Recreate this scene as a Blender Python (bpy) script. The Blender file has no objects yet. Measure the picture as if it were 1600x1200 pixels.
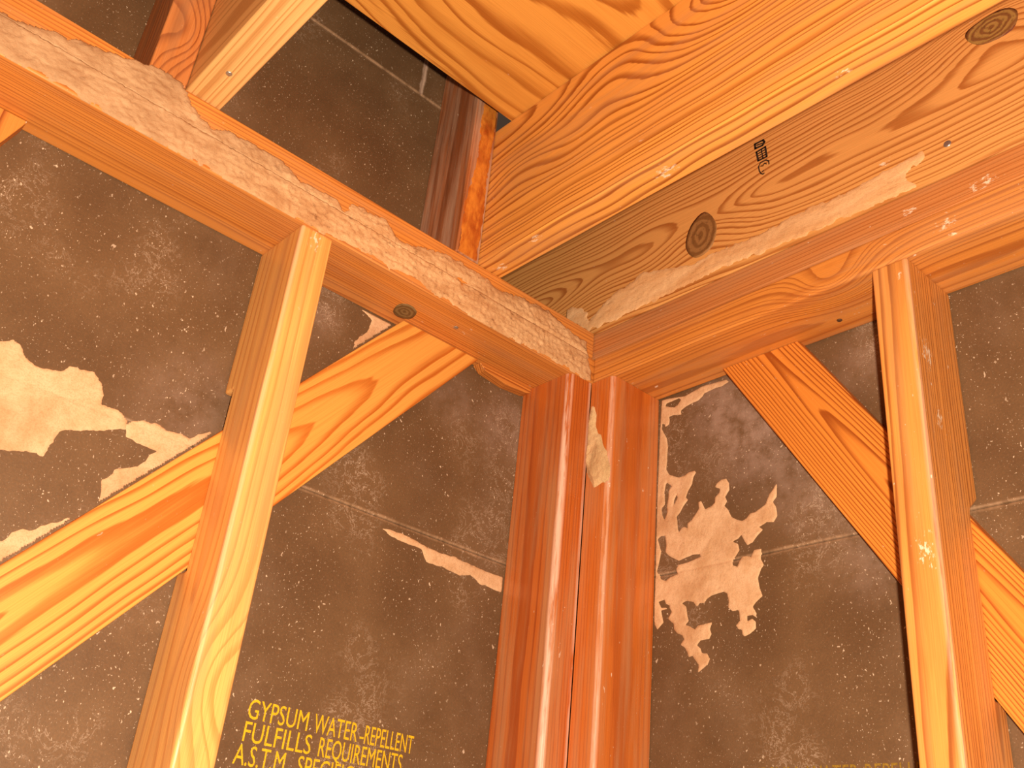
import bpy, bmesh, math, random
import numpy as np
from mathutils import Vector, Matrix, noise

# ------------------------------------------------------------------ camera, light, exposure
SC = bpy.context.scene
COL = SC.collection
MM = 0.001
CAM = Vector((-0.7948, -0.7989, -0.6174))
RIGHT = Vector((0.73325, -0.67335, 0.09458))
DOWN = Vector((0.38329, 0.29442, -0.87545))
FWD = Vector((0.56163, 0.67817, 0.47397))
cam_data = bpy.data.cameras.new('camera')
cam_data.sensor_width = 36.0
cam_data.lens = 1543.7 / 1600 * 36.0
cam_data.clip_start = 0.02
cam_data.clip_end = 50
cam = bpy.data.objects.new('camera', cam_data)
COL.objects.link(cam)
R = Matrix((RIGHT, -DOWN, -FWD)).transposed().to_4x4()
cam.matrix_world = Matrix.Translation(CAM) @ R
SC.camera = cam

world = bpy.data.worlds.new('dim_garage_air')
SC.world = world
world.use_nodes = True
bg = world.node_tree.nodes['Background']
bg.inputs['Color'].default_value = (1.0, 0.62, 0.42, 1)
bg.inputs['Strength'].default_value = 0.06

# the built-in flash of the compact camera: a small lamp a few centimetres beside the lens
fl = bpy.data.lights.new('camera_flash', 'POINT')
fl.energy = 78.0
fl.color = (1.0, 0.83, 0.61)
fl.shadow_soft_size = 0.012
flash = bpy.data.objects.new('camera_flash', fl)
flash.location = CAM + RIGHT * 0.045 - DOWN * 0.030
COL.objects.link(flash)

SC.view_settings.view_transform = 'Standard'
SC.view_settings.look = 'None'
SC.view_settings.exposure = 0.0
SC.view_settings.gamma = 1.0
SC.view_settings.use_curve_mapping = False

# ------------------------------------------------------------------ node helpers
class NT:
    def __init__(s, name):
        s.mat = bpy.data.materials.new(name)
        s.mat.use_nodes = True
        s.t = s.mat.node_tree
        s.bsdf = s.t.nodes['Principled BSDF']
        s.tc = s.t.nodes.new('ShaderNodeTexCoord')
        s.obj = s.tc.outputs['Object']
    def put(s, sock, v):
        if isinstance(v, bpy.types.NodeSocket): s.t.links.new(v, sock)
        elif isinstance(v, (tuple, list)) and len(v) == 3 and sock.type == 'RGBA': sock.default_value = (*v, 1)
        else: sock.default_value = v
    def m(s, op, a, b=0.0, c=0.0):
        n = s.t.nodes.new('ShaderNodeMath'); n.operation = op
        s.put(n.inputs[0], a); s.put(n.inputs[1], b); s.put(n.inputs[2], c)
        return n.outputs[0]
    def vm(s, op, a, b=(0, 0, 0)):
        n = s.t.nodes.new('ShaderNodeVectorMath'); n.operation = op
        s.put(n.inputs[0], a); s.put(n.inputs[1], b)
        return n.outputs['Value'] if op in ('LENGTH', 'DISTANCE', 'DOT_PRODUCT') else n.outputs[0]
    def sep(s, v):
        n = s.t.nodes.new('ShaderNodeSeparateXYZ'); s.put(n.inputs[0], v); return n.outputs
    def comb(s, x, y, z):
        n = s.t.nodes.new('ShaderNodeCombineXYZ')
        for i, v in enumerate((x, y, z)): s.put(n.inputs[i], v)
        return n.outputs[0]
    def noise(s, v, scale=1.0, detail=3.0, rough=0.5, out='Fac', dist=0.0):
        n = s.t.nodes.new('ShaderNodeTexNoise'); s.put(n.inputs['Vector'], v)
        n.inputs['Scale'].default_value = scale; n.inputs['Detail'].default_value = detail
        n.inputs['Roughness'].default_value = rough; n.inputs['Distortion'].default_value = dist
        return n.outputs[out]
    def noise1(s, w, detail=1.0):
        n = s.t.nodes.new('ShaderNodeTexNoise'); n.noise_dimensions = '1D'
        s.put(n.inputs['W'], w); n.inputs['Scale'].default_value = 1.0; n.inputs['Detail'].default_value = detail
        return n.outputs['Fac']
    def step(s, v, a, b, lo=0.0, hi=1.0):
        n = s.t.nodes.new('ShaderNodeMapRange'); n.interpolation_type = 'SMOOTHSTEP'
        s.put(n.inputs['Value'], v)
        n.inputs['From Min'].default_value = a; n.inputs['From Max'].default_value = b
        n.inputs['To Min'].default_value = lo; n.inputs['To Max'].default_value = hi
        return n.outputs[0]
    def mix(s, f, a, b, mode='MIX'):
        n = s.t.nodes.new('ShaderNodeMix'); n.data_type = 'RGBA'; n.blend_type = mode
        s.put(n.inputs[0], f); s.put(n.inputs[6], a); s.put(n.inputs[7], b)
        return n.outputs[2]
    def bump(s, h, strength, dist):
        n = s.t.nodes.new('ShaderNodeBump'); n.inputs['Strength'].default_value = strength
        n.inputs['Distance'].default_value = dist; s.put(n.inputs['Height'], h)
        s.t.links.new(n.outputs[0], s.bsdf.inputs['Normal'])
    def done(s, col, rough, spec=0.4):
        s.put(s.bsdf.inputs['Base Color'], col); s.put(s.bsdf.inputs['Roughness'], rough)
        s.bsdf.inputs['Specular IOR Level'].default_value = spec
        return s.mat

def srgb(r, g, b, k=1.0):
    f = lambda c: ((c / 255) / 12.92 if c <= 10 else (((c / 255) + 0.055) / 1.055) ** 2.4)
    return tuple(min(0.95, f(c) * k) for c in (r, g, b))

def wood(name, axis, early, late, pith, spacing=5.0, warp=6.0, tilt=(0.0, 0.0), contrast=0.8, rough=0.42,
         dust=0.3, stain=0.3, stain_col=(0.30, 0.07, 0.015), knots=(), spots=(), seed=0.0, spec=0.4, ringvar=1.4,
         wl=2.2, wt=11.0, dustcol=(0.80, 0.62, 0.47), film=0.0, filmcol=(0.50, 0.25, 0.12), edge_gleam=()):
    """softwood: growth rings round a pith line (mm, local), cut by the faces of the member"""
    n = NT(name)
    X, Y, Z = n.sep(n.obj)
    L, a, b = {'x': (X, Y, Z), 'y': (Y, X, Z), 'z': (Z, X, Y)}[axis]
    Ls = n.m('ADD', L, seed)
    P = n.comb(Ls, a, b)
    wv = n.noise(n.comb(n.m('MULTIPLY', Ls, wl), n.m('MULTIPLY', a, wt), n.m('MULTIPLY', b, wt)), 1.0, 2.0, 0.45, 'Color')
    wr, wg, wb = n.sep(wv)
    dev = lambda src, off, tl, w: n.m('ADD', n.m('SUBTRACT', n.m('SUBTRACT', src, off * MM), n.m('MULTIPLY', L, tl)),
                                      n.m('MULTIPLY', n.m('SUBTRACT', w, 0.5), 2 * warp * MM))
    dy = dev(a, pith[0], tilt[0], wr); dz = dev(b, pith[1], tilt[1], wg)
    r = n.m('SQRT', n.m('ADD', n.m('MULTIPLY', dy, dy), n.m('MULTIPLY', dz, dz)))
    for (kl, ka, kb, kr, amp) in knots:
        d = n.vm('LENGTH', n.vm('MULTIPLY', n.vm('SUBTRACT', n.comb(L, a, b), (kl * MM, ka * MM, kb * MM)), (0.6, 1, 1)))
        e = n.m('EXPONENT', n.m('MULTIPLY', n.m('POWER', n.m('DIVIDE', d, kr * MM), 2.0), -1.0))
        r = n.m('ADD', r, n.m('MULTIPLY', e, amp * MM))
    q = n.m('DIVIDE', r, spacing * MM)
    q = n.m('ADD', q, n.m('MULTIPLY', n.noise1(n.m('ADD', n.m('MULTIPLY', q, 0.45), seed * 3.1)), ringvar))
    q = n.m('ADD', q, n.m('MULTIPLY', n.noise(n.comb(n.m('MULTIPLY', Ls, 14), n.m('MULTIPLY', a, 160), n.m('MULTIPLY', b, 160)), 1, 2), 0.25))
    fr = n.m('FRACT', q)
    lt = n.m('MULTIPLY', n.step(fr, 0.46, 0.88), n.step(fr, 0.91, 1.0, 1.0, 0.0))
    fib = n.noise(n.comb(n.m('MULTIPLY', Ls, 10), n.m('MULTIPLY', a, 900), n.m('MULTIPLY', b, 900)), 1, 2)
    broad = n.noise(n.comb(n.m('MULTIPLY', Ls, 3), n.m('MULTIPLY', a, 18), n.m('MULTIPLY', b, 18)), 1, 3)
    con = n.m('MULTIPLY', min(1.0, contrast * 1.25), n.step(broad, 0.25, 0.60, 0.72, 1.0))
    col = n.mix(n.m('MULTIPLY', lt, con), early, late)
    col = n.mix(n.step(fib, 0.35, 0.75, 0.0, 0.35), col, n.mix(1.0, col, (0.62, 0.50, 0.40), 'MULTIPLY'))
    st = n.noise(n.comb(n.m('MULTIPLY', Ls, 4.5), n.m('MULTIPLY', a, 30), n.m('MULTIPLY', b, 30)), 1, 4, 0.6)
    col = n.mix(n.m('MULTIPLY', n.step(st, 0.47, 0.70), stain), col, stain_col)
    if film:      # grey-pink dust film wiped unevenly along the wood
        fm = n.noise(n.comb(n.m('MULTIPLY', Ls, 3.0), n.m('MULTIPLY', a, 45), n.m('MULTIPLY', b, 45)), 1, 5, 0.62)
        col = n.mix(n.m('MULTIPLY', n.step(fm, 0.42, 0.66), film), col, filmcol)
    big = n.noise(P, 9.0, 3.0)
    sp = n.noise(P, 330.0, 3.0, 0.7)
    mask = n.m('MULTIPLY', n.step(sp, 0.665, 0.72), n.step(big, 0.46, 0.66))
    col = n.mix(n.m('MULTIPLY', mask, dust), col, dustcol)
    fk = n.noise(n.comb(n.m('MULTIPLY', Ls, 0.4), a, b), 150.0, 3.0, 0.65)       # larger plaster flecks, long with the grain
    fk = n.m('MULTIPLY', n.step(fk, 0.685, 0.715), n.step(n.noise(P, 6.0, 2.0), 0.44, 0.60))
    col = n.mix(n.m('MULTIPLY', fk, min(1.0, dust * 1.2)), col, (0.84, 0.66, 0.52))
    for (ea, eb, ew, ek) in edge_gleam:            # flash gleam painted into the colour as a broken pale line along a long edge
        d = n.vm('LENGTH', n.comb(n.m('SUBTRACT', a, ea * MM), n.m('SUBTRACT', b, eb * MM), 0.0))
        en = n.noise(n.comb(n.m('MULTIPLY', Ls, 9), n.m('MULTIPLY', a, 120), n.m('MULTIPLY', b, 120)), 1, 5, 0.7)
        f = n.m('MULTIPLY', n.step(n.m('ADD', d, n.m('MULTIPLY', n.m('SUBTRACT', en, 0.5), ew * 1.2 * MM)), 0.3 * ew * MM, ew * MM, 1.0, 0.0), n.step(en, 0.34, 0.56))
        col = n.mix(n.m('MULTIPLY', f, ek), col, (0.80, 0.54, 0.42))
    for (kl, ka, kb, kr) in spots:            # pale plaster spatter
        d = n.vm('LENGTH', n.vm('MULTIPLY', n.vm('SUBTRACT', n.comb(L, a, b), (kl * MM, ka * MM, kb * MM)), (0.55, 1, 1)))
        sn = n.noise(n.comb(n.m('MULTIPLY', L, 0.45), a, b), 260.0, 5.0, 0.7)
        g = n.m('ADD', sn, n.step(d, 0.0, kr * MM, 0.10, -0.35))
        col = n.mix(n.step(g, 0.56, 0.66, 0, 0.9), col, (0.84, 0.66, 0.50))
    n.bump(n.m('ADD', n.m('MULTIPLY', lt, 0.5), n.m('ADD', fib, n.m('MULTIPLY', mask, 1.5))), 0.28, 0.0006)
    ro = n.m('ADD', rough, n.m('MULTIPLY', n.m('SUBTRACT', broad, 0.5), 0.35))
    return n.done(col, ro, spec)

def mud_mat(name, c0, c1, dark=(0.30, 0.17, 0.09), scale=60.0, stretch=(1, 1, 1), bumpd=0.0012, chips=0.25, far=None):
    n = NT(name)
    v = n.vm('MULTIPLY', n.obj, stretch)
    a = n.noise(v, scale, 5, 0.65); b = n.noise(v, scale * 2.8, 5, 0.75); c = n.noise(v, scale * 0.25, 3); g = n.noise(n.obj, 700, 3, 0.7)
    col = n.mix(n.step(a, 0.3, 0.7), c0, c1)
    col = n.mix(n.m('MULTIPLY', n.step(b, 0.56, 0.68), chips), col, dark)
    col = n.mix(n.m('MULTIPLY', n.step(b, 0.44, 0.30), chips * 0.7), col, n.mix(1.0, c0, (1.16, 1.16, 1.18), 'MULTIPLY'))
    col = n.mix(n.m('MULTIPLY', n.step(c, 0.48, 0.70), 0.5), col, n.mix(1.0, col, (0.72, 0.60, 0.50), 'MULTIPLY'))
    col = n.mix(n.step(g, 0.42, 0.68, 0, 0.35), col, n.mix(1.0, col, (0.62, 0.52, 0.44), 'MULTIPLY'))
    if far:       # older grey house dust lies on the far stretch of the plank
        x = n.m('ADD', n.sep(n.obj)[0], n.m('MULTIPLY', n.m('SUBTRACT', c, 0.5), 0.25))
        col = n.mix(n.step(x, far[0], far[1], 0.75, 0.0), col, n.mix(n.step(a, 0.3, 0.7), (0.50, 0.305, 0.175), (0.36, 0.20, 0.105)))
    n.bump(n.m('ADD', n.m('ADD', a, n.m('MULTIPLY', b, 0.9)), n.m('MULTIPLY', g, 0.25)), 0.9, bumpd)
    return n.done(col, 0.85, 0.15)

def flat_mat(name, col, rough=0.6, var=0.25, scale=300):
    n = NT(name)
    a = n.noise(n.obj, scale, 3)
    c = n.mix(n.step(a, 0.35, 0.7, 0, var), col, n.mix(1.0, col, (0.5, 0.45, 0.4), 'MULTIPLY'))
    return n.done(c, rough, 0.3)

def sheath_mat(name, haxis, smear=()):
    """dark brown water-repellent sheathing paper: fibres, dust specks, pale wear along the board joints"""
    n = NT(name)
    X, Y, Z = n.sep(n.obj)
    H = X if haxis == 'x' else Y
    p = n.comb(H, 0.0, Z)
    m1 = n.noise(p, 7, 4, 0.6); m2 = n.noise(p, 420, 3, 0.7); m3 = n.noise(p, 55, 4, 0.65)
    col = n.mix(n.step(m1, 0.3, 0.7), BROWN_A, BROWN_B)
    col = n.mix(n.step(m2, 0.38, 0.7, 0, 0.45), col, n.mix(1.0, col, (1.45, 1.35, 1.25), 'MULTIPLY'))
    col = n.mix(n.step(m3, 0.50, 0.75, 0, 0.35), col, n.mix(1.0, col, (0.70, 0.66, 0.62), 'MULTIPLY'))
    film = n.noise(n.comb(n.m('MULTIPLY', H, 5), 0.0, n.m('MULTIPLY', Z, 4)), 1, 6, 0.68)
    col = n.mix(n.step(film, 0.52, 0.74, 0, 0.24), col, (0.28, 0.18, 0.12))
    for (h, z, rr, k) in smear:               # settled grey dust
        d = n.vm('DISTANCE', p, (h * MM, 0, z * MM))
        f = n.m('MULTIPLY', n.step(d, 0.15 * rr * MM, rr * MM, k, 0.0), n.step(n.noise(p, 40, 5, 0.7), 0.25, 0.7))
        col = n.mix(f, col, (0.40, 0.27, 0.22))
    # dust specks of several sizes
    big = n.noise(p, 11, 3, 0.6)
    for sc, th, k in ((260, 0.675, 0.8), (120, 0.715, 0.9), (480, 0.67, 0.6)):
        s1 = n.noise(n.comb(H, sc * 0.01, n.m('MULTIPLY', Z, 0.75)), sc, 2, 0.6)
        col = n.mix(n.m('MULTIPLY', n.m('MULTIPLY', n.step(s1, th - 0.02, th + 0.03), n.step(big, 0.36, 0.60, 0.3, 1.0)), k), col, (0.74, 0.56, 0.42))
    # thread-like cobweb smears
    rid = n.m('ABSOLUTE', n.m('SUBTRACT', n.noise(p, 42, 5, 0.75, dist=0.6), 0.5))
    web = n.m('MULTIPLY', n.step(rid, 0.0, 0.018, 1.0, 0.0), n.step(n.noise(p, 7.0, 2), 0.53, 0.68))
    col = n.mix(n.m('MULTIPLY', web, 0.55), col, (0.52, 0.38, 0.29))
    # rubbed paper along the joints
    for zs in (-240, 362):
        dz = n.m('ABSOLUTE', n.m('SUBTRACT', Z, n.m('ADD', zs * MM, n.m('MULTIPLY', n.m('SUBTRACT', n.noise(p, 30, 3), 0.5), 0.004))))
        w = n.m('MULTIPLY', n.step(dz, 0.0012, 0.0045, 1.0, 0.0), n.step(n.noise(n.comb(H, 7.0, 0.0), 38, 4, 0.7), 0.36, 0.6, 0.1, 0.55))
        col = n.mix(w, col, (0.50, 0.30, 0.18))
    if haxis == 'x':      # curled pale paper at the upright joint above the plate
        dx = n.m('ABSOLUTE', n.m('SUBTRACT', H, n.m('ADD', -0.277, n.m('MULTIPLY', n.m('SUBTRACT', n.noise(p, 60, 3), 0.5), 0.006))))
        w = n.m('MULTIPLY', n.step(dx, 0.001, 0.005, 0.8, 0.0), n.step(Z, 0.362, 0.368))
        col = n.mix(w, col, (0.62, 0.42, 0.32))
    n.bump(n.m('ADD', m2, n.m('MULTIPLY', m3, 0.6)), 0.35, 0.0006)
    return n.done(col, 0.55, 0.35)

BROWN_A = (0.108, 0.054, 0.024)
BROWN_B = (0.158, 0.085, 0.041)

# ------------------------------------------------------------------ mesh helpers (all sizes in mm)
def link(name, bm, mat, parent=None, loc=(0, 0, 0), smooth=False):
    me = bpy.data.meshes.new(name)
    bmesh.ops.recalc_face_normals(bm, faces=bm.faces[:])
    bm.to_mesh(me); bm.free()
    me.materials.append(mat)
    if smooth:
        for p in me.polygons: p.use_smooth = True
    o = bpy.data.objects.new(name, me)
    COL.objects.link(o)
    o.location = Vector(loc) * MM
    if parent is not None: o.parent = parent
    return o

def tag(o, label=None, cat=None, group=None, kind=None):
    if label: o['label'] = label
    if cat: o['category'] = cat
    if group: o['group'] = group
    if kind: o['kind'] = kind
    return o

def wobble(bm, amp, seed):
    """slight unevenness of sawn timber"""
    if not amp: return
    for v in bm.verts:
        d = noise.noise_vector(v.co * 6.0 + Vector((seed, seed * 2.3, 0)))
        v.co += d * amp * MM

def cut_long(bm, axis, step):
    co = [v.co[axis] for v in bm.verts]
    lo, hi = min(co), max(co)
    k = max(1, int((hi - lo) / (step * MM)))
    nrm = [0, 0, 0]; nrm[axis] = 1
    for i in range(1, k):
        pos = [0, 0, 0]; pos[axis] = lo + (hi - lo) * i / k
        bmesh.ops.bisect_plane(bm, geom=bm.verts[:] + bm.edges[:] + bm.faces[:], plane_co=pos, plane_no=nrm)

def box_bm(bm, lo, hi, bevel=0.0, seg=3):
    r = bmesh.ops.create_cube(bm, size=1.0)
    vs = r['verts']
    for v in vs:
        v.co = Vector([(lo[i] + (v.co[i] + 0.5) * (hi[i] - lo[i])) * MM for i in range(3)])
    if bevel:
        es = list({e for v in vs for e in v.link_edges})
        bmesh.ops.bevel(bm, geom=es, offset=bevel * MM, segments=seg, profile=0.5, affect='EDGES')

def prism_bm(bm, poly, ax, t0, t1, bevel=0.0):
    """polygon in the plane perpendicular to axis ax, extruded from t0 to t1 (mm)"""
    idx = [i for i in range(3) if i != ax]
    def mk(q, t):
        c = [0, 0, 0]; c[idx[0]] = q[0] * MM; c[idx[1]] = q[1] * MM; c[ax] = t * MM
        return bm.verts.new(c)
    A = [mk(q, t0) for q in poly]; B = [mk(q, t1) for q in poly]
    bm.faces.new(A); bm.faces.new(B[::-1])
    for i in range(len(A)):
        j = (i + 1) % len(A); bm.faces.new((A[i], B[i], B[j], A[j]))
    bmesh.ops.recalc_face_normals(bm, faces=bm.faces[:])
    if bevel:
        bmesh.ops.bevel(bm, geom=bm.edges[:], offset=bevel * MM, segments=3, profile=0.5, affect='EDGES')

def beam(name, lo, hi, mat, axis, bevel=2.0, parent=None, wob=0.25, seed=0.0, wedge=None):
    """sawn timber between two corners; its origin is the low corner"""
    bm = bmesh.new()
    size = [hi[i] - lo[i] for i in range(3)]
    box_bm(bm, (0, 0, 0), size, bevel)
    cut_long(bm, axis, 60)
    wobble(bm, wob, seed)
    return link(name, bm, mat, parent, lo)

def seg_dist(P, poly):
    """signed distance (inside positive) of points P (n,2) to a closed polygon"""
    poly = np.array(poly, float); n = len(poly)
    d = np.full(len(P), 1e9); inside = np.zeros(len(P), bool)
    for i in range(n):
        a = poly[i]; b = poly[(i + 1) % n]; ab = b - a
        t = np.clip(((P - a) @ ab) / max(1e-9, ab @ ab), 0, 1)
        d = np.minimum(d, np.hypot(*(P - a - t[:, None] * ab).T))
        if a[1] != b[1]:
            c = ((a[1] > P[:, 1]) != (b[1] > P[:, 1])) & (P[:, 0] < (b[0] - a[0]) * (P[:, 1] - a[1]) / (b[1] - a[1]) + a[0])
            inside ^= c
    return np.where(inside, d, -d)

def crust(name, poly, ax, base, sgn, mat, holes=(), cell=2.0, h=1.2, rag=2.0, lump=1.0, lump_scale=60.0, edge=3.0,
          parent=None, clip=None, seed=0.0, extra=None, snap=None):
    """a thin deposit lying on the plane [axis ax = base], rising along sgn; ragged edge, lumpy skin, closed underneath"""
    poly = np.array(poly, float)
    mn = poly.min(0) - 4; mx = poly.max(0) + 4
    if snap is not None: mn[1] = snap - math.ceil((snap - mn[1]) / cell) * cell
    nx = int((mx[0] - mn[0]) / cell) + 1; ny = int((mx[1] - mn[1]) / cell) + 1
    gx, gy = np.meshgrid(mn[0] + np.arange(nx) * cell, mn[1] + np.arange(ny) * cell, indexing='ij')
    P = np.stack([gx.ravel(), gy.ravel()], 1)
    sd = seg_dist(P, poly)
    for hh in holes: sd = np.minimum(sd, -seg_dist(P, hh))
    nz = np.array([noise.fractal(Vector((p[0] * 0.09 + seed, p[1] * 0.09, seed)), 1.0, 2.0, 4) for p in P])
    lz = np.array([noise.fractal(Vector((p[0] * lump_scale * MM, p[1] * lump_scale * MM, seed + 5)), 0.8, 2.0, 5) for p in P])
    sd = sd + nz * rag
    H = np.where(sd > 0, np.minimum(sd / edge, 1.0) * h, sd * 0.35) + np.where(sd > -1, lz * lump * np.clip(sd / edge, 0, 1), 0)
    if extra is not None: H = H + np.where(sd > 0, extra(P) * np.clip(sd / edge, 0, 1), 0)
    H = np.where(sd > 0, np.maximum(H, 0.12), np.maximum(H, -0.45))
    ok = np.ones(len(P), bool)
    if clip is not None: ok = clip(P)
    idx = [i for i in range(3) if i != ax]
    bm = bmesh.new(); V = {}
    H2 = H.reshape(nx, ny); ok2 = ok.reshape(nx, ny)
    cx, cy = poly.mean(0)
    org = [0, 0, 0]; org[idx[0]] = cx; org[idx[1]] = cy; org[ax] = base
    def vert(i, j):
        k = (i, j)
        if k not in V:
            c = [0, 0, 0]; c[idx[0]] = gx[i, j]; c[idx[1]] = gy[i, j]; c[ax] = base + sgn * H2[i, j]
            V[k] = bm.verts.new([(c[q] - org[q]) * MM for q in range(3)])
        return V[k]
    for i in range(nx - 1):
        for j in range(ny - 1):
            if max(H2[i, j], H2[i + 1, j], H2[i, j + 1], H2[i + 1, j + 1]) > 0.0 and ok2[i, j] and ok2[i + 1, j] and ok2[i, j + 1] and ok2[i + 1, j + 1]:
                bm.faces.new((vert(i, j), vert(i + 1, j), vert(i + 1, j + 1), vert(i, j + 1)))
    # closed underside just inside the surface it clings to
    be = [e for e in bm.edges if e.is_boundary]
    if be:
        r = bmesh.ops.extrude_edge_only(bm, edges=be)
        for v in [g for g in r['geom'] if isinstance(g, bmesh.types.BMVert)]:
            v.co[ax] = (base - sgn * 0.6 - org[ax]) * MM
    o = link(name, bm, mat, None, org, smooth=True)
    if parent is not None:
        o.parent = parent
        o.location = Vector(org) * MM - parent.location
    return o

# ------------------------------------------------------------------ measured outlines, mm in their own planes
L1 = [(-646,-318),(-676,-232),(-650,-213),(-641,-206),(-631,-211),(-625,-218),(-612,-222),(-591,-218),(-589,-210),(-582,-208),(-577,-210),(-567,-207),(-556,-214),(-550,-225),(-551,-234),(-534,-234),(-523,-240),(-523,-249),(-540,-256),(-564,-266),(-579,-272),(-579,-283),(-585,-299),(-599,-300),(-619,-306)]
L2 = [(-525,-245),(-509,-233),(-486,-234),(-438,-232),(-424,-244),(-478,-274),(-482,-267),(-489,-258),(-508,-257),(-520,-255)]
L3 = [(-524,-329),(-526,-314),(-518,-300),(-499,-290),(-488,-273),(-475,-260),(-439,-229),(-431,-260),(-521,-349)]
L4 = [(-613,-417),(-607,-403),(-590,-393),(-581,-382),(-556,-366),(-542,-356),(-556,-400),(-604,-441)]
L5 = [(-307,-1),(-292,-5),(-286,-9),(-286,-20),(-294,-35),(-303,-48),(-303,-63),(-260,-50),(-214,22),(-248,15),(-271,8)]
L6 = [(-223,-251),(-209,-257),(-166,-259),(-157,-271),(-131,-270),(-106,-273),(-92,-267),(-75,-274),(-38,-275),(-29,-271),(-31,-256),(-66,-257),(-116,-254),(-152,-255),(-196,-249)]
L7 = [(-58,-8),(-32,15),(-13,9),(-11,-10),(-40,-14)]
R1 = [(-43,0),(-81,-7),(-110,-2),(-146,-5),(-150,-9),(-139,-12),(-130,-11),(-112,-13),(-110,-16),(-103,-20),(-92,-21),(-82,-23),(-75,-26),(-76,-32),(-64,-29),(-56,-29),(-57,-34),(-56,-40),(-50,-42),(-49,-38),(-45,-36),(-44,-43),(-48,-51),(-53,-60),(-55,-72),(-54,-90),(-53,-103),(-58,-111),(-65,-115),(-74,-119),(-83,-119),(-89,-116),(-98,-116),(-100,-119),(-96,-124),(-94,-133),(-88,-141),(-85,-148),(-88,-152),(-82,-158),(-76,-166),(-71,-170),(-72,-176),(-73,-186),(-75,-191),(-80,-186),(-84,-186),(-88,-189),(-88,-182),(-94,-180),(-100,-173),(-105,-167),(-104,-159),(-108,-158),(-114,-170),(-124,-168),(-128,-165),(-129,-158),(-135,-154),(-136,-149),(-129,-145),(-131,-141),(-138,-138),(-145,-138),(-149,-145),(-149,-154),(-143,-161),(-146,-167),(-142,-172),(-147,-178),(-152,-188),(-159,-193),(-167,-196),(-172,-194),(-178,-189),(-185,-189),(-198,-183),(-204,-172),(-209,-167),(-214,-161),(-213,-177),(-208,-182),(-212,-190),(-213,-200),(-208,-206),(-199,-204),(-189,-208),(-194,-212),(-186,-218),(-180,-224),(-173,-226),(-168,-218),(-165,-212),(-161,-216),(-153,-218),(-160,-222),(-162,-230),(-157,-236),(-152,-240),(-153,-246),(-159,-249),(-162,-243),(-167,-238),(-178,-241),(-182,-233),(-191,-234),(-190,-245),(-194,-253),(-190,-257),(-186,-266),(-188,-279),(-191,-287),(-182,-293),(-178,-297),(-183,-305),(-182,-309),(-178,-306),(-171,-306),(-171,-312),(-177,-310),(-182,-314),(-182,-321),(-174,-326),(-167,-328),(-164,-325),(-164,-320),(-160,-319),(-156,-315),(-162,-310),(-160,-298),(-152,-298),(-146,-293),(-147,-287),(-145,-277),(-140,-274),(-124,-276),(-117,-279),(-113,-283),(-107,-282),(-103,-286),(-98,-280),(-88,-277),(-81,-279),(-87,-284),(-89,-293),(-91,-301),(-86,-305),(-94,-308),(-100,-312),(-105,-308),(-124,-307),(-121,-314),(-123,-320),(-120,-325),(-108,-325),(-103,-330),(-108,-334),(-110,-340),(-117,-341),(-121,-347),(-118,-353),(-105,-360),(-106,-352),(-97,-341),(-92,-342),(-87,-331),(-80,-327),(-85,-321),(-82,-316),(-75,-313),(-70,-308),(-69,-301),(-61,-294),(-66,-287),(-63,-282),(-50,-283),(-54,-298),(-45,-305),(-38,-294),(-32,-279),(-35,-247)]
R1H = [[(-51,-8),(-72,-7),(-75,-10),(-70,-16),(-64,-18),(-49,-12)],[(-55,-121),(-63,-128),(-58,-133),(-58,-140),(-56,-152),(-56,-162),(-52,-171),(-48,-162),(-47,-154),(-52,-150),(-51,-133),(-53,-123)],[(-71,-140),(-72,-146),(-65,-156),(-67,-147)],[(-54,-191),(-56,-202),(-55,-212),(-61,-218),(-74,-226),(-75,-232),(-72,-236),(-75,-243),(-63,-245),(-56,-248),(-49,-245),(-42,-234),(-46,-220),(-48,-210),(-42,-193),(-47,-190)],[(-74,-227),(-96,-223),(-107,-224),(-108,-228),(-90,-231),(-75,-232)],[(-46,-272),(-55,-271),(-57,-276),(-63,-279),(-63,-282),(-50,-280)]]
CR = [(-801.4,29.7),(-762.0,39.8),(-730.2,46.1),(-687.1,60.6),(-643.0,72.0),(-622.0,79.8),(-598.0,79.1),(-582.5,60.4),(-557.5,45.8),(-539.3,56.0),(-504.9,58.0),(-481.6,59.7),(-453.7,48.2),(-408.3,49.6),(-392.5,34.5),(-387.1,57.3),(-345.4,59.2),(-319.8,43.5),(-287.2,53.1),(-231.6,64.8),(-217.7,60.3),(-192.3,61.8),(-171.5,55.9),(-128.1,63.2),(-93.9,68.2),(-64.4,62.5),(-34.1,55.8),(-15.9,54.7),(0.6,1.4),(-86.8,4.2),(-176.1,-0.9),(-233.7,3.4),(-263.3,2.3),(-293.2,8.4),(-320.5,4.1),(-362.4,7.8),(-403.3,3.2),(-445.4,1.9),(-501.0,-3.0),(-536.2,2.5),(-589.7,0.4),(-640.0,0.7),(-706.7,3.0),(-749.4,1.7),(-790.9,-0.5)]
CRH = [(-237.8,41.0),(-227.3,43.9),(-212.9,41.5),(-226.1,36.3)]
JM = [(57.6,120.5),(65.7,138.7),(49.5,140.5),(27.2,127.1),(13.2,102.7),(-9.3,119.2),(-31.8,130.3),(-60.0,133.4),(-79.6,139.9),(-109.1,131.6),(-160.9,115.8),(-209.4,117.0),(-255.4,113.6),(-316.0,117.1),(-380.0,114.6),(-425.3,118.5),(-461.2,121.9),(-463.5,111.1),(-438.3,104.1),(-449.9,80.5),(-392.6,81.5),(-314.4,83.6),(-209.2,90.7),(-131.1,87.5),(-28.8,85.9),(11.9,86.9)]
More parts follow.
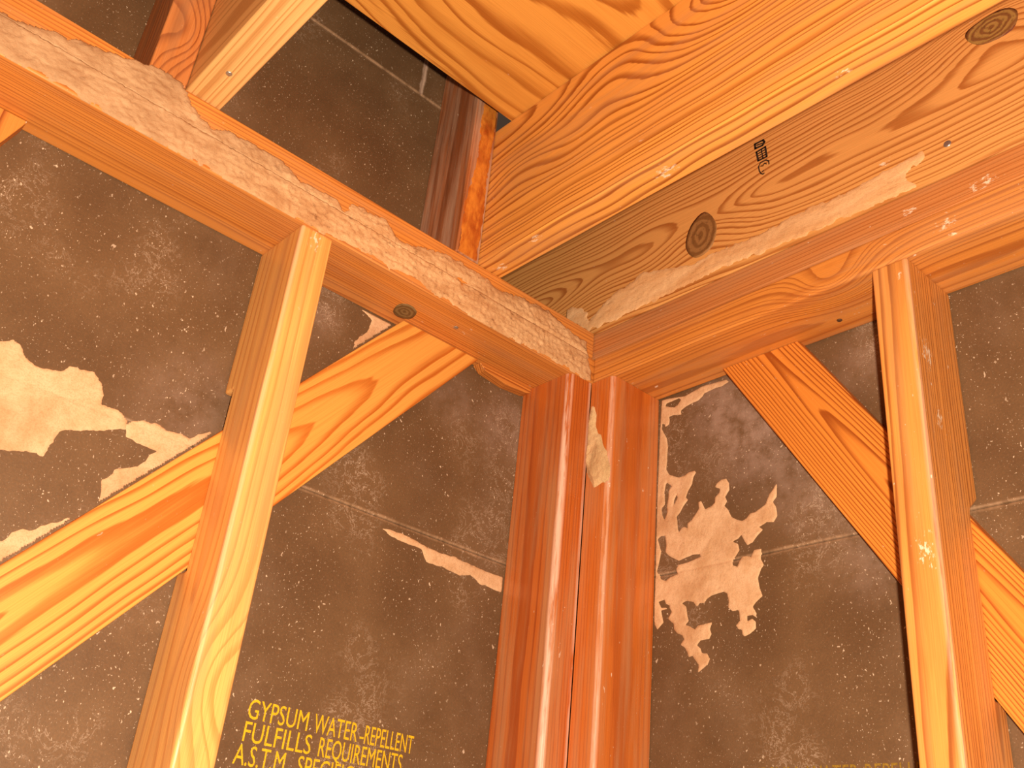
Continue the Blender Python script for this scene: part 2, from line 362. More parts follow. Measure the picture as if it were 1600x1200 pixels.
PB = [(-3.3,-34.1),(-8.6,-37.1),(-12.1,-50.6),(-12.5,-66.9),(-16.4,-76.1),(-22.5,-80.5),(-25.8,-93.3),(-31.3,-104.0),(-35.4,-118.0),(-40.2,-130.7),(-38.8,-145.4),(-27.9,-146.5),(-15.5,-149.7),(-8.1,-137.8),(-0.6,-125.6),(4.1,-108.8),(6.0,-95.1),(2.9,-82.6),(3.6,-74.4),(2.5,-46.1)]
ST = [(-718,-26),(-703,4),(-701,6),(-705,-6),(-715,-36)]
SD = [(-257.1,254.0),(-269.2,253.5),(-271.0,249.0),(-268.2,245.5),(-257.7,246.6)]
SB = [(-259.1,239.8),(-272.0,240.7),(-273.7,224.3),(-261.4,224.7)]
SC = [(-276.4,211.0),(-276.1,216.1),(-272.4,219.5),(-264.4,219.6),(-261.5,215.3),(-262.5,208.0),(-264.7,202.6),(-267.6,200.1),(-269.2,200.9)]
K1 = [(-180.4,187.8),(-198.2,158.6),(-190.3,128.1),(-165.8,123.2),(-150.4,147.3),(-158.2,176.8)]
K2 = [(-574.9,241.0),(-558.7,254.8),(-525.9,250.7),(-522.8,236.8),(-537.5,220.3),(-566.7,219.6)]

# ------------------------------------------------------------------ the setting: sheathed walls, floor
FLOOR = -2360
def wall_boards(name, ax, smear):
    bm = bmesh.new()
    zs = [FLOOR, -2070, -1460, -850, -240] + ([40] if ax == 1 else []) + [362, 972, 1500]
    for k in range(len(zs) - 1):
        z0, z1 = zs[k] + 0.3, zs[k + 1] - 0.3
        cuts = [-2200, 102 if ax == 1 else 88.5]
        if ax == 1 and zs[k] >= 40: cuts = [-2200, -277, -186] if zs[k] == 362 else [-2200, -186]     # open beside the corner, where the joist runs out
        for c in range(len(cuts) - 1):
            lo = [0, 0, z0]; hi = [0, 0, z1]
            lo[ax], hi[ax] = 89, 102
            lo[1 - ax], hi[1 - ax] = cuts[c] + 0.3, cuts[c + 1] - 0.3
            box_bm(bm, lo, hi, 2.2, 2)
    o = link(name, bm, sheath_mat(name + '_paper', 'x' if ax == 1 else 'y', smear))
    return tag(o, kind='structure')

wall_left = wall_boards('wall_left', 1, [(-470, -200, 90, 0.25), (-370, -30, 60, 0.35), (-60, -60, 70, 0.4), (-150, -60, 60, 0.25)])
wall_right = wall_boards('wall_right', 0, [(-190, -80, 110, 0.75), (-130, -35, 60, 0.6), (-260, -170, 90, 0.45), (-330, -250, 90, 0.35), (-340, -40, 70, 0.3)])
bm = bmesh.new(); box_bm(bm, (-2400, -2400, FLOOR - 100), (110, 110, FLOOR), 0)
floor = tag(link('floor', bm, flat_mat('grey_concrete', (0.30, 0.26, 0.22), 0.8)), kind='structure')

# ------------------------------------------------------------------ timber colours
PINE_E = (0.70, 0.255, 0.050);  PINE_L = (0.31, 0.070, 0.011)
GOLD_E = (0.79, 0.345, 0.072);  GOLD_L = (0.50, 0.125, 0.014)
RED_E = (0.46, 0.105, 0.020);   RED_L = (0.26, 0.040, 0.007)
TAN_E = (0.60, 0.29, 0.105);   TAN_L = (0.34, 0.125, 0.030)

# ------------------------------------------------------------------ top plates
m_pl = wood('left_plate_fir', 'x', PINE_E, PINE_L, (70, -45), 3.6, 4, (0.01, 0.01), 0.55, 0.45, 0.6, 0.3, seed=1.0, film=0.25)
m_pl2 = wood('left_upper_plate_fir', 'x', PINE_E, PINE_L, (60, 90), 4.2, 4, (0.0, 0.02), 0.5, 0.5, 0.7, 0.25, seed=2.7, film=0.3)
m_pr = wood('right_plate_fir', 'y', PINE_E, PINE_L, (40, -50), 4.2, 6, (0.01, 0.0), 0.55, 0.40, 0.7, 0.5, (0.42, 0.10, 0.018),
            knots=[(1500 - 349, 4, 6, 32, 30)], spots=[(1500 - 476, 0, 18, 22), (1500 - 481, 0, 4, 12)], seed=5.2, film=0.35)
m_pr2 = wood('right_upper_plate_fir', 'y', (0.58, 0.215, 0.065), PINE_L, (-40, 60), 3.4, 4, (0.0, 0.0), 0.5, 0.40, 0.8, 0.5, (0.26, 0.09, 0.035),
             spots=[(1500 - 516, 0, 12, 26), (1500 - 440, 0, 14, 18)], seed=8.1, film=0.5)
pl = beam('top_plate', (-2200, 0, 0), (88.7, 88.7, 37.5), m_pl, 0, 2.5, seed=1)
tag(pl, 'lower plank of the left top plate, mud caked, resting on the left stud', 'wall plate')
pl2 = beam('top_plate', (-2200, 0.6, 38.1), (0.4, 88.7, 75.8), m_pl2, 0, 2.0, seed=2)
tag(pl2, 'upper plank of the left top plate, mud crusted, under the joist ends', 'wall plate')
pr = beam('top_plate', (0, -1500, 0), (88.7, -0.6, 37.5), m_pr, 1, 3.5, seed=3)
tag(pr, 'lower orange plank of the right top plate, resting on the right stud', 'wall plate')
pr2 = beam('top_plate', (1.2, -1500, 38.1), (88.7, 88.7, 75.8), m_pr2, 1, 2.5, seed=4)
tag(pr2, 'upper greyish plank of the right top plate, directly under the knotty joist', 'wall plate')

# knots in the plates
def knot_disc(name, pts, ax, base, sgn, mat, parent, h=0.7, bowl=0.35, rings=7):
    c = np.mean(np.array(pts, float), 0)
    P = []
    N = len(pts) * 4
    for i in range(N):                        # smooth closed outline through the points
        t = i / 4; k = int(t); u = t - k
        p0, p1, p2, p3 = [np.array(pts[(k + d) % len(pts)], float) for d in (-1, 0, 1, 2)]
        P.append(0.5 * ((2 * p1) + (-p0 + p2) * u + (2 * p0 - 5 * p1 + 4 * p2 - p3) * u * u + (-p0 + 3 * p1 - 3 * p2 + p3) * u ** 3))
    idx = [i for i in range(3) if i != ax]
    bm = bmesh.new()
    def v(p, z):
        co = [0, 0, 0]; co[idx[0]] = (p[0] - c[0]) * MM; co[idx[1]] = (p[1] - c[1]) * MM; co[ax] = sgn * z * MM
        return bm.verts.new(co)
    loops = [[v(p, -1.5) for p in P], [v(p, h * 0.6) for p in P]]
    for r in range(1, rings):
        f = 1 - r / rings
        loops.append([v(c + (p - c) * f, h - bowl * h * (1 - f) + 0.25 * math.sin(r * 2.4 + i * 0.7)) for i, p in enumerate(P)])
    for A, B in zip(loops, loops[1:]):
        for i in range(N):
            j = (i + 1) % N; bm.faces.new((A[i], A[j], B[j], B[i]))
    bm.faces.new(loops[-1]); bm.faces.new(loops[0][::-1])
    org = [0, 0, 0]; org[idx[0]] = c[0]; org[idx[1]] = c[1]; org[ax] = base
    o = link(name, bm, mat, None, org, smooth=True)
    o.parent = parent; o.location = Vector(org) * MM - parent.location
    return o

def knot_mat(name, c0, c1, rim, r_mm, squash=(1, 1, 1)):
    n = NT(name)
    p = n.vm('MULTIPLY', n.obj, squash)
    d = n.m('DIVIDE', n.vm('LENGTH', n.vm('ADD', p, n.vm('MULTIPLY', n.vm('SUBTRACT', n.noise(n.obj, 60, 3, out='Color'), (0.5, 0.5, 0.5)), (0.008, 0.008, 0.008)))), r_mm * MM)
    rg = n.m('SINE', n.m('MULTIPLY', d, 26.0))
    col = n.mix(n.step(rg, -0.6, 0.8), c0, c1)
    col = n.mix(n.step(n.noise(n.obj, 260, 4, 0.7), 0.52, 0.68, 0, 0.6), col, (0.10, 0.04, 0.012))
    col = n.mix(n.step(d, 0.78, 0.95), col, rim)
    n.bump(rg, 0.3, 0.0006)
    return n.done(col, 0.6, 0.3)

kl = knot_disc('knot', [(-278, 46), (-268, 38), (-254, 44), (-250, 62), (-262, 70), (-274, 64)], 2, 0, -1,
               knot_mat('olive_knot', (0.22, 0.13, 0.05), (0.14, 0.075, 0.025), (0.30, 0.12, 0.03), 22), pl, 0.9)
tag(kl, 'olive brown loose knot')

# caked mud and frass along the left plate
mud_l = mud_mat('plate_mud', (0.74, 0.45, 0.235), (0.60, 0.315, 0.145), (0.24, 0.10, 0.04), 60, (0.45, 1, 1), 0.0016, 0.7, far=(-0.22, 0.06))
def ridge(P):      # the joint between the two planks stays readable near the corner
    x, z = P[:, 0], P[:, 1]
    g = np.exp(-((z - 38) / 1.6) ** 2) * np.clip((x + 260) / 120, 0, 1) * -1.3
    lip = np.exp(-((z - 42) / 2.5) ** 2) * np.clip((x + 260) / 120, 0, 1) * 1.0
    return g + lip + np.array([abs(noise.noise(Vector((a * 0.018, b * 0.13, 3)))) * 1.6 for a, b in P])
for par, lim in ((pl, lambda P: P[:, 1] < 38.01), (pl2, lambda P: P[:, 1] > 37.99)):
    mud = crust('mud_crust', CR, 1, 0, -1, mud_l, holes=[CRH], cell=1.6, h=0.9, rag=3.6, lump=1.5, lump_scale=190, edge=4, parent=par, snap=38.0,
                clip=lambda P, lim=lim: (P[:, 0] < -1.0) & (P[:, 1] > -2.0) & lim(P), extra=ridge)
    tag(mud, 'crumbly beige mud crust')

# pale split-off sliver under the left plate beside the corner
bm = bmesh.new()
prism_bm(bm, [(-128, -0.4), (-20, -0.4), (-45, -9), (-80, -12), (-118, -8)], 1, 74, 88.8, 0.8)
sl = link('wood_shim', bm, wood('shim_fir', 'x', PINE_E, PINE_L, (40, -30), 3, 4, seed=3.3, dust=0.8))
tag(sl, 'thin ragged orange wood sliver tucked under the left plate between brace and corner post', 'wood shim')

# ------------------------------------------------------------------ studs
def stud(label, poly, ax, t0, t1, mat, bevel=2.2, seed=0.0, org=None, name='wall_stud', cat='stud'):
    """poly: (depth, z) outline with its notch, extruded across the stud"""
    bm = bmesh.new()
    o = org
    p2 = [(q[0] - o[1 - ax], q[1] - o[2]) for q in poly]
    prism_bm(bm, p2, ax, t0 - o[ax], t1 - o[ax], bevel)
    cut_long(bm, 2, 60)
    wobble(bm, 0.3, seed)
    return tag(link(name, bm, mat, None, o), label, cat)

# left stud (x -439..-401), let-in brace notch at its outer edge
def brace_z(line, h):      # z on a line through two points at horizontal coordinate h
    (h0, z0), (h1, z1) = line
    return z0 + (z1 - z0) * (h - h0) / (h1 - h0)
BL_LOW = ((-134, 0), (-556.6, -504)); BL_UP = ((-253, 0), (-592.8, -405))
BR_LOW = ((-154, 0), (-451, -446));   BR_UP = ((-261, 0), (-469, -322))
zt = brace_z(BL_UP, -401) + 1; zb = brace_z(BL_LOW, -439) - 1
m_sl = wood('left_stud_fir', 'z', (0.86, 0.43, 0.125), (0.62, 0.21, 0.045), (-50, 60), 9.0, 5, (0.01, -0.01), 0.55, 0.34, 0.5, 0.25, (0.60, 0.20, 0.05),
            knots=[(FLOOR * -1 - 470, 20, 0, 34, 26)], spots=[(2360 - 8, 18, 4, 30)], seed=11.4, film=0.35, spec=0.55, edge_gleam=[(1, 1, 5, 0.3)])
stud('yellow-orange left wall stud crossing in front of the golden diagonal brace', [(0, FLOOR), (88.6, FLOOR), (88.6, zb), (69.7, zb), (69.7, zt), (88.6, zt), (88.6, -0.4), (0, -0.4)],
     0, -439, -401, m_sl, 3.0, 5, (-439, 0, FLOOR))
zt2 = -240; zb2 = brace_z(BR_LOW, -432) - 1
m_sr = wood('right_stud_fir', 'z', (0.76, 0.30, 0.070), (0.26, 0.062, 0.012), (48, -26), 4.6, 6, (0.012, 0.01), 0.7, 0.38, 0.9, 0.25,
            spots=[(2360 - 105, 20, 0, 34), (2360 - 170, 30, 0, 22), (2360 - 20, 2, 8, 12), (2360 - 305, 0, 12, 28)], seed=14.9, film=0.35, spec=0.5, edge_gleam=[(1, 1, 5, 0.3)])
stud('orange right wall stud with a scratched side and a notch for the brace', [(0, FLOOR), (88.6, FLOOR), (88.6, zb2), (69.7, zb2), (69.7, zt2 - 12), (72, zt2 - 6), (88.6, zt2 + 8), (88.6, -0.4), (0, -0.4)],
     1, -432, -394, m_sr, 2.5, 6, (0, -432, FLOOR))
# corner post: two studs meeting in an L; worn round outer edge, crisp inner edge
def corner_stud(label, sec, org, mat, seed):
    bm = bmesh.new()
    pts = []
    for (x, y, r) in sec: pts.append((Vector((x, y)), r))
    out = []
    N = len(pts)
    for i, (p, r) in enumerate(pts):
        if r < 0.1: out.append(tuple(p)); continue
        u = (pts[i - 1][0] - p).normalized(); w = (pts[(i + 1) % N][0] - p).normalized()
        c = p + (u + w) * r
        for k in range(10):
            t = k / 9 * math.pi / 2
            out.append(tuple(c - w * r * math.cos(t) - u * r * math.sin(t)))
    prism_bm(bm, [(q[0] - org[0], q[1] - org[1]) for q in out], 2, 0, -FLOOR - 0.4, 0)
    cut_long(bm, 2, 60); wobble(bm, 0.3, seed)
    o = link('corner_stud', bm, mat, None, org)
    return tag(o, label, 'stud')
m_c1 = wood('corner_stud_left_fir', 'z', (0.55, 0.130, 0.020), (0.32, 0.052, 0.007), (-60, 40), 4.0, 3, (0.004, 0.004), 0.6, 0.30, 0.8, 0.35, (0.34, 0.07, 0.012), seed=17.2, film=0.55, spec=0.75, wt=7, edge_gleam=[(1, 2, 8, 0.85), (37, 0, 4, 0.5)])
corner_stud('reddish corner post stud on the left, its glossy narrow edge beside the groove', [(-39, 0, 9), (-0.3, 0, 0.8), (-0.3, 88.6, 0), (-39, 88.6, 1)], (-39, 0, FLOOR), m_c1, 7)
m_c2 = wood('corner_stud_right_fir', 'z', (0.60, 0.150, 0.021), (0.38, 0.068, 0.008), (30, -70), 4.5, 3, (0.004, 0.0), 0.5, 0.32, 0.8, 0.35, (0.38, 0.08, 0.012), seed=21.2, film=0.5, spec=0.7, wt=7, edge_gleam=[(1, 2, 6, 0.5)])
corner_stud('red-orange corner post stud on the right, carrying a hanging mud tube', [(0, -39, 9), (88.6, -39, 1), (88.6, -0.3, 0), (0, -0.3, 0.8)], (0, -39, FLOOR), m_c2, 8)

# ------------------------------------------------------------------ diagonal let-in braces
def brace(label, lowl, upl, ax, z_end, mat):
    """flat board in the wall plane, built along its own length then turned; top cut level under the plate"""
    (h0, z0), (h1, z1) = lowl
    u = Vector((h1 - h0, z1 - z0)).normalized()          # down along the board
    w = Vector((-u.y, u.x))
    if w.x > 0: w = -w                                   # width direction, away from the corner
    o = Vector((h0, -0.4))
    pts = [Vector((h0, -0.4)), Vector((upl[0][0], -0.4))]
    Lg = (z_end - z0) / u.y
    wid = (pts[1] - o).dot(w)
    loc = [((p - o).dot(u), (p - o).dot(w)) for p in pts] + [(Lg, wid), (Lg, 0)]
    bm = bmesh.new()
    prism_bm(bm, loc, 2, 0, 18, 1.2)                     # local x along, y width, z thickness
    cut_long(bm, 0, 60); wobble(bm, 0.2, 9 + ax)
    ob = link('diagonal_brace', bm, mat)
    lx = [0, 0, u.y]; ly = [0, 0, w.y]; lz = [0, 0, 0]
    lx[1 - ax] = u.x; ly[1 - ax] = w.x; lz[ax] = 1
    lz = Vector(lx).cross(Vector(ly))
    base = 70.4 if lz[ax] > 0 else 88.4
    org = [0, 0, -0.4]; org[1 - ax] = h0; org[ax] = base
    M = Matrix((lx, ly, lz)).transposed().to_4x4()
    ob.matrix_world = Matrix.Translation(Vector(org) * MM) @ M
    return tag(ob, label, 'brace')
m_bl = wood('left_brace_fir', 'x', GOLD_E, GOLD_L, (48, -44), 9.0, 13, (0.012, 0.06), 0.95, 0.42, 0.25, 0.06, (0.62, 0.20, 0.03), seed=2.3, film=0.0, wl=3.2, wt=6, ringvar=1.6)
brace('golden diagonal brace board with bold cathedral grain, behind the left stud', BL_LOW, BL_UP, 1, -1250, m_bl)
m_br = wood('right_brace_fir', 'x', (0.74, 0.25, 0.040), (0.30, 0.060, 0.007), (52, -9), 2.9, 4.5, (0.012, 0.02), 0.95, 0.42, 0.3, 0.06, (0.5, 0.14, 0.02), seed=7.9, wl=2.6, wt=7, ringvar=0.7)
brace('orange diagonal brace board with fine dark grain, behind the right stud', BR_LOW, BR_UP, 0, -1250, m_br)

# pointed top of another brace at the far left
bm = bmesh.new()
prism_bm(bm, [(-701, -0.6), (-703.5, -8), (-712, -30), (-800, -240), (-900, -240), (-790, -0.6)], 1, 70, 88.6, 1.0)
tag(link('diagonal_brace', bm, wood('short_brace_fir', 'z', PINE_E, PINE_L, (-700, 30), 5, 5, seed=4.4, dust=0.6)),
    'pointed wood brace end tucked under the left plate at the left edge', 'brace')

# ------------------------------------------------------------------ joists
m_j1 = wood('near_joist_fir', 'y', (0.84, 0.37, 0.080), (0.34, 0.085, 0.010), (-150, 165), 6.2, 12, (0.02, 0.02), 0.95, 0.36, 0.45, 0.25, (0.50, 0.15, 0.02), film=0.35,
            knots=[(2200 - 60, 0, 120, 40, 16), (2200 - 200, 0, 165, 55, 24), (2200 - 420, 0, 180, 60, -26), (2200 - 640, 0, 150, 60, 22)],
            spots=[(2200 - 276, 18, 0, 30), (2200 - 17, 22, 0, 22), (2200 - 90, 10, 0, 18), (2200 - 480, 20, 0, 16)], seed=3.8, wl=3.4, wt=7, ringvar=1.7)
j1 = beam('ceiling_joist', (-205, -2200, 76.2), (-167, 88.5, 292), m_j1, 1, 2.2, seed=11)
tag(j1, 'bright orange ceiling joist with dense straight grain, holding up the plywood edge', 'joist')
m_j2 = wood('knotty_joist_pine', 'y', (0.78, 0.365, 0.110), (0.42, 0.130, 0.025), (-45, 95), 6.0, 13, (0.02, 0.0), 0.85, 0.5, 0.35, 0.18, (0.40, 0.17, 0.04),
            knots=[(1500 - 174, 0, 76, 46, 34), (1500 - 547, 0, 160, 46, -34), (1500 - 20, 0, 60, 60, 24)], spots=[(1500 - 420, 0, 52, 16), (1500 - 445, 0, 34, 12)], seed=6.1, wl=3.5, wt=11)
j2 = beam('ceiling_joist', (2, -1500, 77.5), (40, 230, 292), m_j2, 1, 1.5, seed=12)
tag(j2, 'wide knotty tan joist standing on the right wall plate, with a black grade stamp', 'joist')
m_j3 = wood('left_joist_pine', 'y', (0.78, 0.44, 0.17), (0.52, 0.235, 0.07), (70, 40), 6.0, 8, (0.01, 0.0), 0.7, 0.5, 0.4, 0.30, (0.50, 0.24, 0.08), seed=9.6)
j3 = beam('ceiling_joist', (-592, -2200, 76.2), (-554, 88.5, 292), m_j3, 1, 2.0, seed=13)
tag(j3, 'pale yellow ceiling joist at the upper left beside the dark short stud', 'joist')

kd = knot_disc('knot', K1, 0, 2, -1, knot_mat('brown_knot', (0.34, 0.155, 0.05), (0.22, 0.09, 0.025), (0.10, 0.03, 0.01), 38, (1, 1.0, 0.75)), j2, 0.8)
tag(kd, 'upright oval brown knot')
kd = knot_disc('knot', K2, 0, 2, -1, knot_mat('red_rimmed_knot', (0.36, 0.19, 0.05), (0.22, 0.085, 0.025), (0.14, 0.025, 0.01), 27, (1, 0.8, 1.2)), j2, 0.8)
tag(kd, 'red rimmed oval knot')
mud_j = mud_mat('joist_mud', (0.88, 0.54, 0.28), (0.80, 0.43, 0.19), (0.44, 0.18, 0.06), 45, (1, 0.25, 1), 0.0010, 0.4)
jm = crust('mud_strip', JM, 0, 2, -1, mud_j, cell=1.8, h=0.8, rag=4.0, lump=0.5, lump_scale=110, edge=4, parent=j2, clip=lambda P: (P[:, 1] > 77.5) & (P[:, 0] < 60), seed=7)
tag(jm, 'pale beige mud strip')

# grade stamp inked on the knotty joist
ink = flat_mat('black_ink', (0.035, 0.018, 0.012), 0.7, 0.2)
bm = bmesh.new()
def stroke(bm, pts, w, ax=0, base=1.75, t=0.15, closed=False):
    """flat printed stroke along a polyline in the plane"""
    n = len(pts)
    for i in range(n if closed else n - 1):
        a = Vector(pts[i]); b = Vector(pts[(i + 1) % n]); d = (b - a)
        if d.length < 1e-6: continue
        d.normalize(); nn = Vector((-d.y, d.x)) * w / 2; e = d * w * 0.3
        prism_bm(bm, [tuple(a - e + nn), tuple(b + e + nn), tuple(b + e - nn), tuple(a - e - nn)], ax, base, base + t)
stroke(bm, SD, 3.0, closed=True); stroke(bm, [(-260, 250.5), (-268, 249)], 2.0)
stroke(bm, SB, 2.6, closed=True)
for q in range(1, 4):
    f = q / 4
    a = Vector(SB[0]).lerp(Vector(SB[3]), f); b = Vector(SB[1]).lerp(Vector(SB[2]), f)
    stroke(bm, [tuple(a.lerp(b, 0.12)), tuple(a.lerp(b, 0.5 if q != 2 else 0.42))], 1.7)
    stroke(bm, [tuple(a.lerp(b, 0.62)), tuple(a.lerp(b, 0.92))], 1.7)
a = Vector(SB[0]).lerp(Vector(SB[1]), 0.55); b = Vector(SB[3]).lerp(Vector(SB[2]), 0.55)
stroke(bm, [tuple(a), tuple(b)], 1.6)
stroke(bm, SC, 1.6); stroke(bm, [(-265, 214), (-268, 213), (-270, 216), (-273, 213)], 1.3); stroke(bm, [(-267, 204.5), (-268.5, 205.5)], 1.6)
bmesh.ops.recalc_face_normals(bm, faces=bm.faces[:])
st = link('grade_stamp', bm, ink)
st.parent = j2; st.location = -j2.location
tag(st, 'black inked lumber stamp')

# ------------------------------------------------------------------ short studs above the plate
m_k1 = wood('near_short_stud_fir', 'z', (0.42, 0.135, 0.045), (0.20, 0.05, 0.014), (90, 30), 5, 7, (0.01, 0), 0.6, 0.42, 0.8, 0.6, (0.12, 0.05, 0.026), seed=5.5, film=0.95, wt=14, filmcol=(0.52, 0.30, 0.20))
k1 = beam('short_stud', (-242, 0.5, 76.2), (-205.5, 88.8, 760), m_k1, 2, 2.0, seed=14)
tag(k1, 'dark weathered short stud above the left plate, its front streaked with amber resin', 'stud')
n = NT('amber_resin')
cc = n.mix(n.step(n.noise(n.vm('MULTIPLY', n.obj, (1, 1, 0.35)), 70, 4, 0.6), 0.35, 0.65), (0.40, 0.085, 0.012), (0.66, 0.22, 0.03))
n.bump(n.noise(n.vm('MULTIPLY', n.obj, (1, 1, 0.5)), 220, 3, 0.6), 0.7, 0.001)
resin = n.done(cc, 0.22, 0.6)
rs = crust('resin_streak', [(-238, 78), (-210, 78), (-208, 130), (-210, 200), (-208, 300), (-208, 380), (-226, 380), (-232, 300), (-230, 220), (-238, 150)], 1, 0.5, -1, resin,
           cell=2.0, h=0.8, rag=2.5, lump=1.0, lump_scale=70, edge=4, parent=k1, clip=lambda P: (P[:, 0] < -206.5) & (P[:, 0] > -241) & (P[:, 1] > 77), seed=3)
tag(rs, 'glossy amber resin')
m_k2 = wood('left_short_stud_fir', 'z', (0.56, 0.19, 0.05), (0.26, 0.06, 0.014), (60, -40), 6, 7, (0.0, 0.01), 0.7, 0.42, 0.6, 0.5, (0.12, 0.04, 0.02), knots=[(70, 20, 0, 26, 22)], seed=8.8, film=0.3)
k2 = beam('short_stud', (-632, 0.5, 76.2), (-592.5, 88.8, 760), m_k2, 2, 2.0, seed=15)
tag(k2, 'reddish short stud above the left plate at the top left, beside the pale joist', 'stud')

# ------------------------------------------------------------------ plywood deck on the joists
m_ply = wood('plywood_face', 'x', (0.72, 0.315, 0.062), (0.38, 0.115, 0.014), (900, 30), 17, 62, (0.05, 0.03), 0.9, 0.45, 0.25, 0.35, (0.52, 0.18, 0.025), seed=1.9, wl=2.2, wt=5.5, ringvar=3.0)
ply = beam('plywood_sheet', (-2200, -1220, 292.2), (140, -26, 308), m_ply, 0, 1.0, wob=0.0)
tag(ply, 'orange plywood sheet laid over the joists at the top', 'plywood')

# ------------------------------------------------------------------ mud patches on the sheathing
mud_w = mud_mat('wall_mud', (0.74, 0.47, 0.285), (0.64, 0.375, 0.205), (0.34, 0.17, 0.08), 45, (1, 1, 1), 0.0012, 0.22)
def patch(poly, ax, label, holes=(), cell=1.8, h=0.9, rag=2.2, clip=None, seed=0.0):
    o = crust('mud_patch', poly, ax, 89, -1, mud_w, holes, cell, h, rag, 0.5, 45, 1.6, None, clip, seed,
              extra=lambda P: -1.0 * np.exp(-((P[:, 1] + 240) / 1.5) ** 2))
    return tag(o, label, 'mud patch')
def above(line):      # keep the side of the brace line away from the board, and below the plate
    return lambda P: np.array([p[1] > brace_z(line, p[0]) + 1.5 for p in P]) & (P[:, 1] < -1.0)
up_left = above(BL_UP)
patch(L1, 1, 'largest beige mud patch on the left wall, at the left edge along the board joint', seed=1)
patch(L2, 1, 'narrow beige mud patch along the board joint, just right of the largest left-hand patch', clip=up_left, seed=2)
patch([(x - 3, z + 11) for x, z in L3], 1, 'beige mud smear edging the top of the golden brace left of the left stud', clip=up_left, seed=3)
patch([(x - 3, z + 12) for x, z in L4], 1, 'small greyish mud smear above the golden brace at the far left', clip=lambda P: up_left(P), seed=4)
patch(L5, 1, 'pinkish mud patch in the angle between golden brace and left plate', clip=lambda P: up_left(P) & (P[:, 1] < -1), seed=5)
patch(L6, 1, 'long thin mud strip below the joint, touching the corner post from the left', clip=lambda P: P[:, 0] < -40, seed=6, rag=1.2)
patch(R1, 0, 'big ragged branching beige mud patch on the right wall beside the corner post', R1H, 1.2, 0.9, 0.35,
      clip=lambda P: (P[:, 0] < -39.6) & (P[:, 1] < -1.0) & np.array([p[1] < brace_z(BR_LOW, p[0]) + 400 and (p[0] > -154 or p[1] < brace_z(BR_LOW, p[0]) - 1) for p in P]), seed=7)
tube = crust('mud_tube', PB, 0, 0, -1, mud_mat('tube_mud', (0.80, 0.54, 0.29), (0.60, 0.39, 0.20), (0.25, 0.15, 0.08), 50, (1, 1, 0.5), 0.0015, 0.3), cell=1.3, h=3.0, rag=0.8,
             lump=1.5, lump_scale=60, edge=6, clip=lambda P: (P[:, 0] < -0.5), seed=9)
tag(tube, 'drop-shaped hanging beige mud tube in the groove of the corner post', 'mud tube')

# ------------------------------------------------------------------ yellow print on the sheathing
yellow = flat_mat('yellow_print', (0.80, 0.47, 0.012), 0.6, 0.5, 500)
def print_text(txt, size, loc, rot, mat, parent, name='printed_text', width=None, extr=0.15, bold=0.0):
    cu = bpy.data.curves.new(name, 'FONT')
    cu.body = txt; cu.size = size * MM; cu.extrude = extr * MM; cu.offset = bold * MM
    cu.resolution_u = 3
    tmp = bpy.data.objects.new(name, cu); COL.objects.link(tmp)
    bpy.context.view_layer.update()
    me = bpy.data.meshes.new_from_object(tmp.evaluated_get(bpy.context.evaluated_depsgraph_get()))
    bpy.data.objects.remove(tmp); bpy.data.curves.remove(cu)
    xs = [v.co.x for v in me.vertices]; x0, x1 = min(xs), max(xs)
    for v in me.vertices:
        v.co.x = (v.co.x - x0) * ((width * MM) / (x1 - x0) if width else 1.0)
    me.materials.clear(); me.materials.append(mat)
    o = bpy.data.objects.new(name, me); COL.objects.link(o)
    o.parent = parent; o.location = Vector(loc) * MM; o.rotation_euler = rot
    return o
RL = (math.pi / 2, 0, 0)                       # readable from the room on the left wall
RR_ = (math.pi / 2, 0, -math.pi / 2)           # readable on the right wall
rows = [(('GYPSUM', -337, 66), ('WATER', -264, 52), ('-', -209, 5), ('REPELLENT', -203, 62)),
        (('FULFILLS', -337, 74), ('REQUIREMENTS', -254, 102)),
        (('A.S.T.M.', -342, 58), ('SPECIFICATION', -274, 118))]
for k, row in enumerate(rows):
    for w_, x_, wd in row:
        print_text(w_, 26 if w_ != '-' else 22, (x_, 88.9, -476 - 20.5 * k), RL, yellow, wall_left, width=wd)
for w_, y_, wd in (('GYPSUM', -160, 66), ('WATER-REPELLENT', -236, 140)):
    print_text(w_, 24, (88.9, y_, -478), RR_, flat_mat('faint_yellow_print', (0.30, 0.17, 0.02), 0.7, 0.7, 500), wall_right, width=wd)

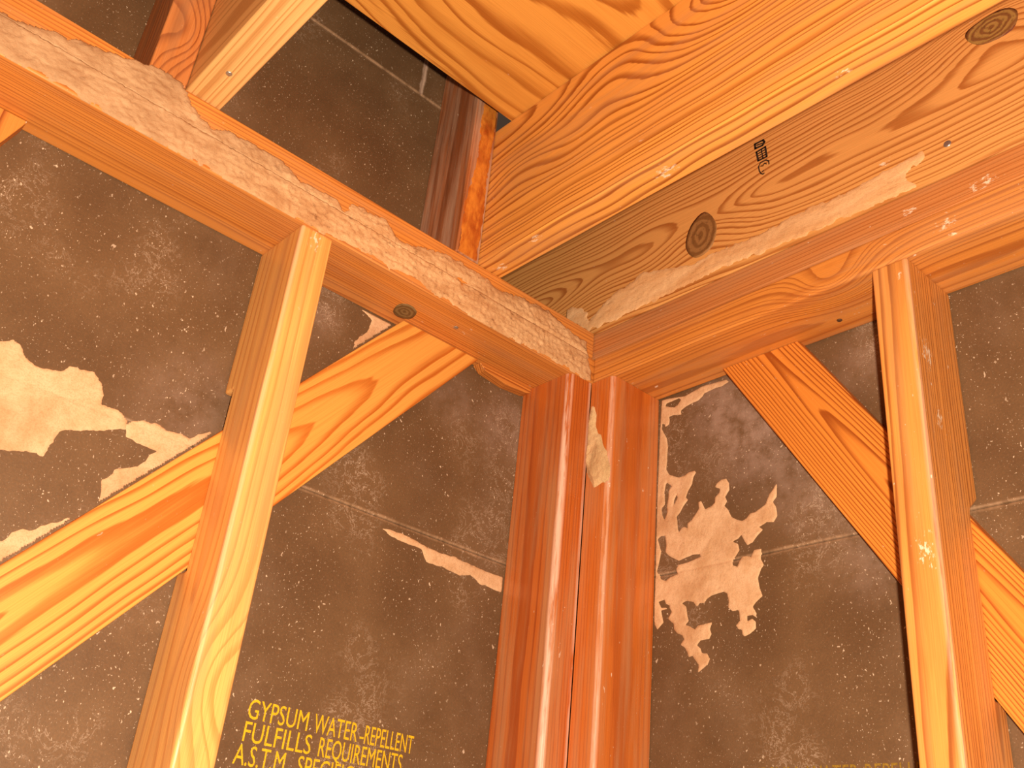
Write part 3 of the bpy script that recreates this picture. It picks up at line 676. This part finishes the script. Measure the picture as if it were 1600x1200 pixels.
# ------------------------------------------------------------------ plaster crumbs
crumb_m = flat_mat('plaster_crumb', (0.80, 0.55, 0.38), 0.85, 0.3, 150)
def crumb(label, loc, size, seed):
    bm = bmesh.new(); bmesh.ops.create_icosphere(bm, subdivisions=3, radius=1.0)
    for v in bm.verts:
        f = 1 + 0.35 * noise.noise(v.co * 1.3 + Vector((seed, 0, 0))) + 0.15 * noise.noise(v.co * 4 + Vector((0, seed, 0)))
        v.co = Vector((v.co[i] * f * size[i] * MM for i in range(3)))
    return tag(link('plaster_crumb', bm, crumb_m, None, loc, True), label, 'crumb')
crumb('pale plaster crumb stuck on the right plate edge above the right brace', (78, -193, -2), (5, 8, 3), 1.0)
crumb('pale plaster crumb lying where the golden brace meets the left stud', (-392, 67, -165), (7, 5, 6), 2.0)

# ------------------------------------------------------------------ nail heads
steel = NT('dull_steel'); steel.bsdf.inputs['Metallic'].default_value = 0.8
steel = steel.done((0.45, 0.40, 0.36), 0.35, 0.5)
rust = flat_mat('rusty_steel', (0.10, 0.045, 0.022), 0.6, 0.4, 400)
def nail(parent, loc, ax, sgn, mat, r=3.2, lab=None):
    bm = bmesh.new()
    def ring(rad, z):
        out = []
        for k in range(20):
            c = [0, 0, 0]; t = k / 20 * 2 * math.pi
            i, j = [q for q in range(3) if q != ax]
            c[i] = rad * math.cos(t) * MM; c[j] = rad * math.sin(t) * MM; c[ax] = sgn * z * MM
            out.append(bm.verts.new(c))
        return out
    L = [ring(r, -1.0), ring(r, 0.5), ring(r * 0.85, 1.0), ring(r * 0.4, 1.25)]
    for A, B in zip(L, L[1:]):
        for k in range(20): bm.faces.new((A[k], A[(k + 1) % 20], B[(k + 1) % 20], B[k]))
    bm.faces.new(L[0]); bm.faces.new(L[-1])
    o = link('nail_head', bm, mat)
    o.parent = parent; o.location = Vector(loc) * MM - parent.location
    if lab: tag(o, lab)
nail(j3, (-572.7, -51, 76.2), 2, -1, steel)
nail(pl, (-202, 34, 0), 2, -1, steel)
nail(j2, (2, -487, 115.7), 0, -1, steel, 4.0)
nail(pr, (62, -320, 0), 2, -1, rust, 3.0)
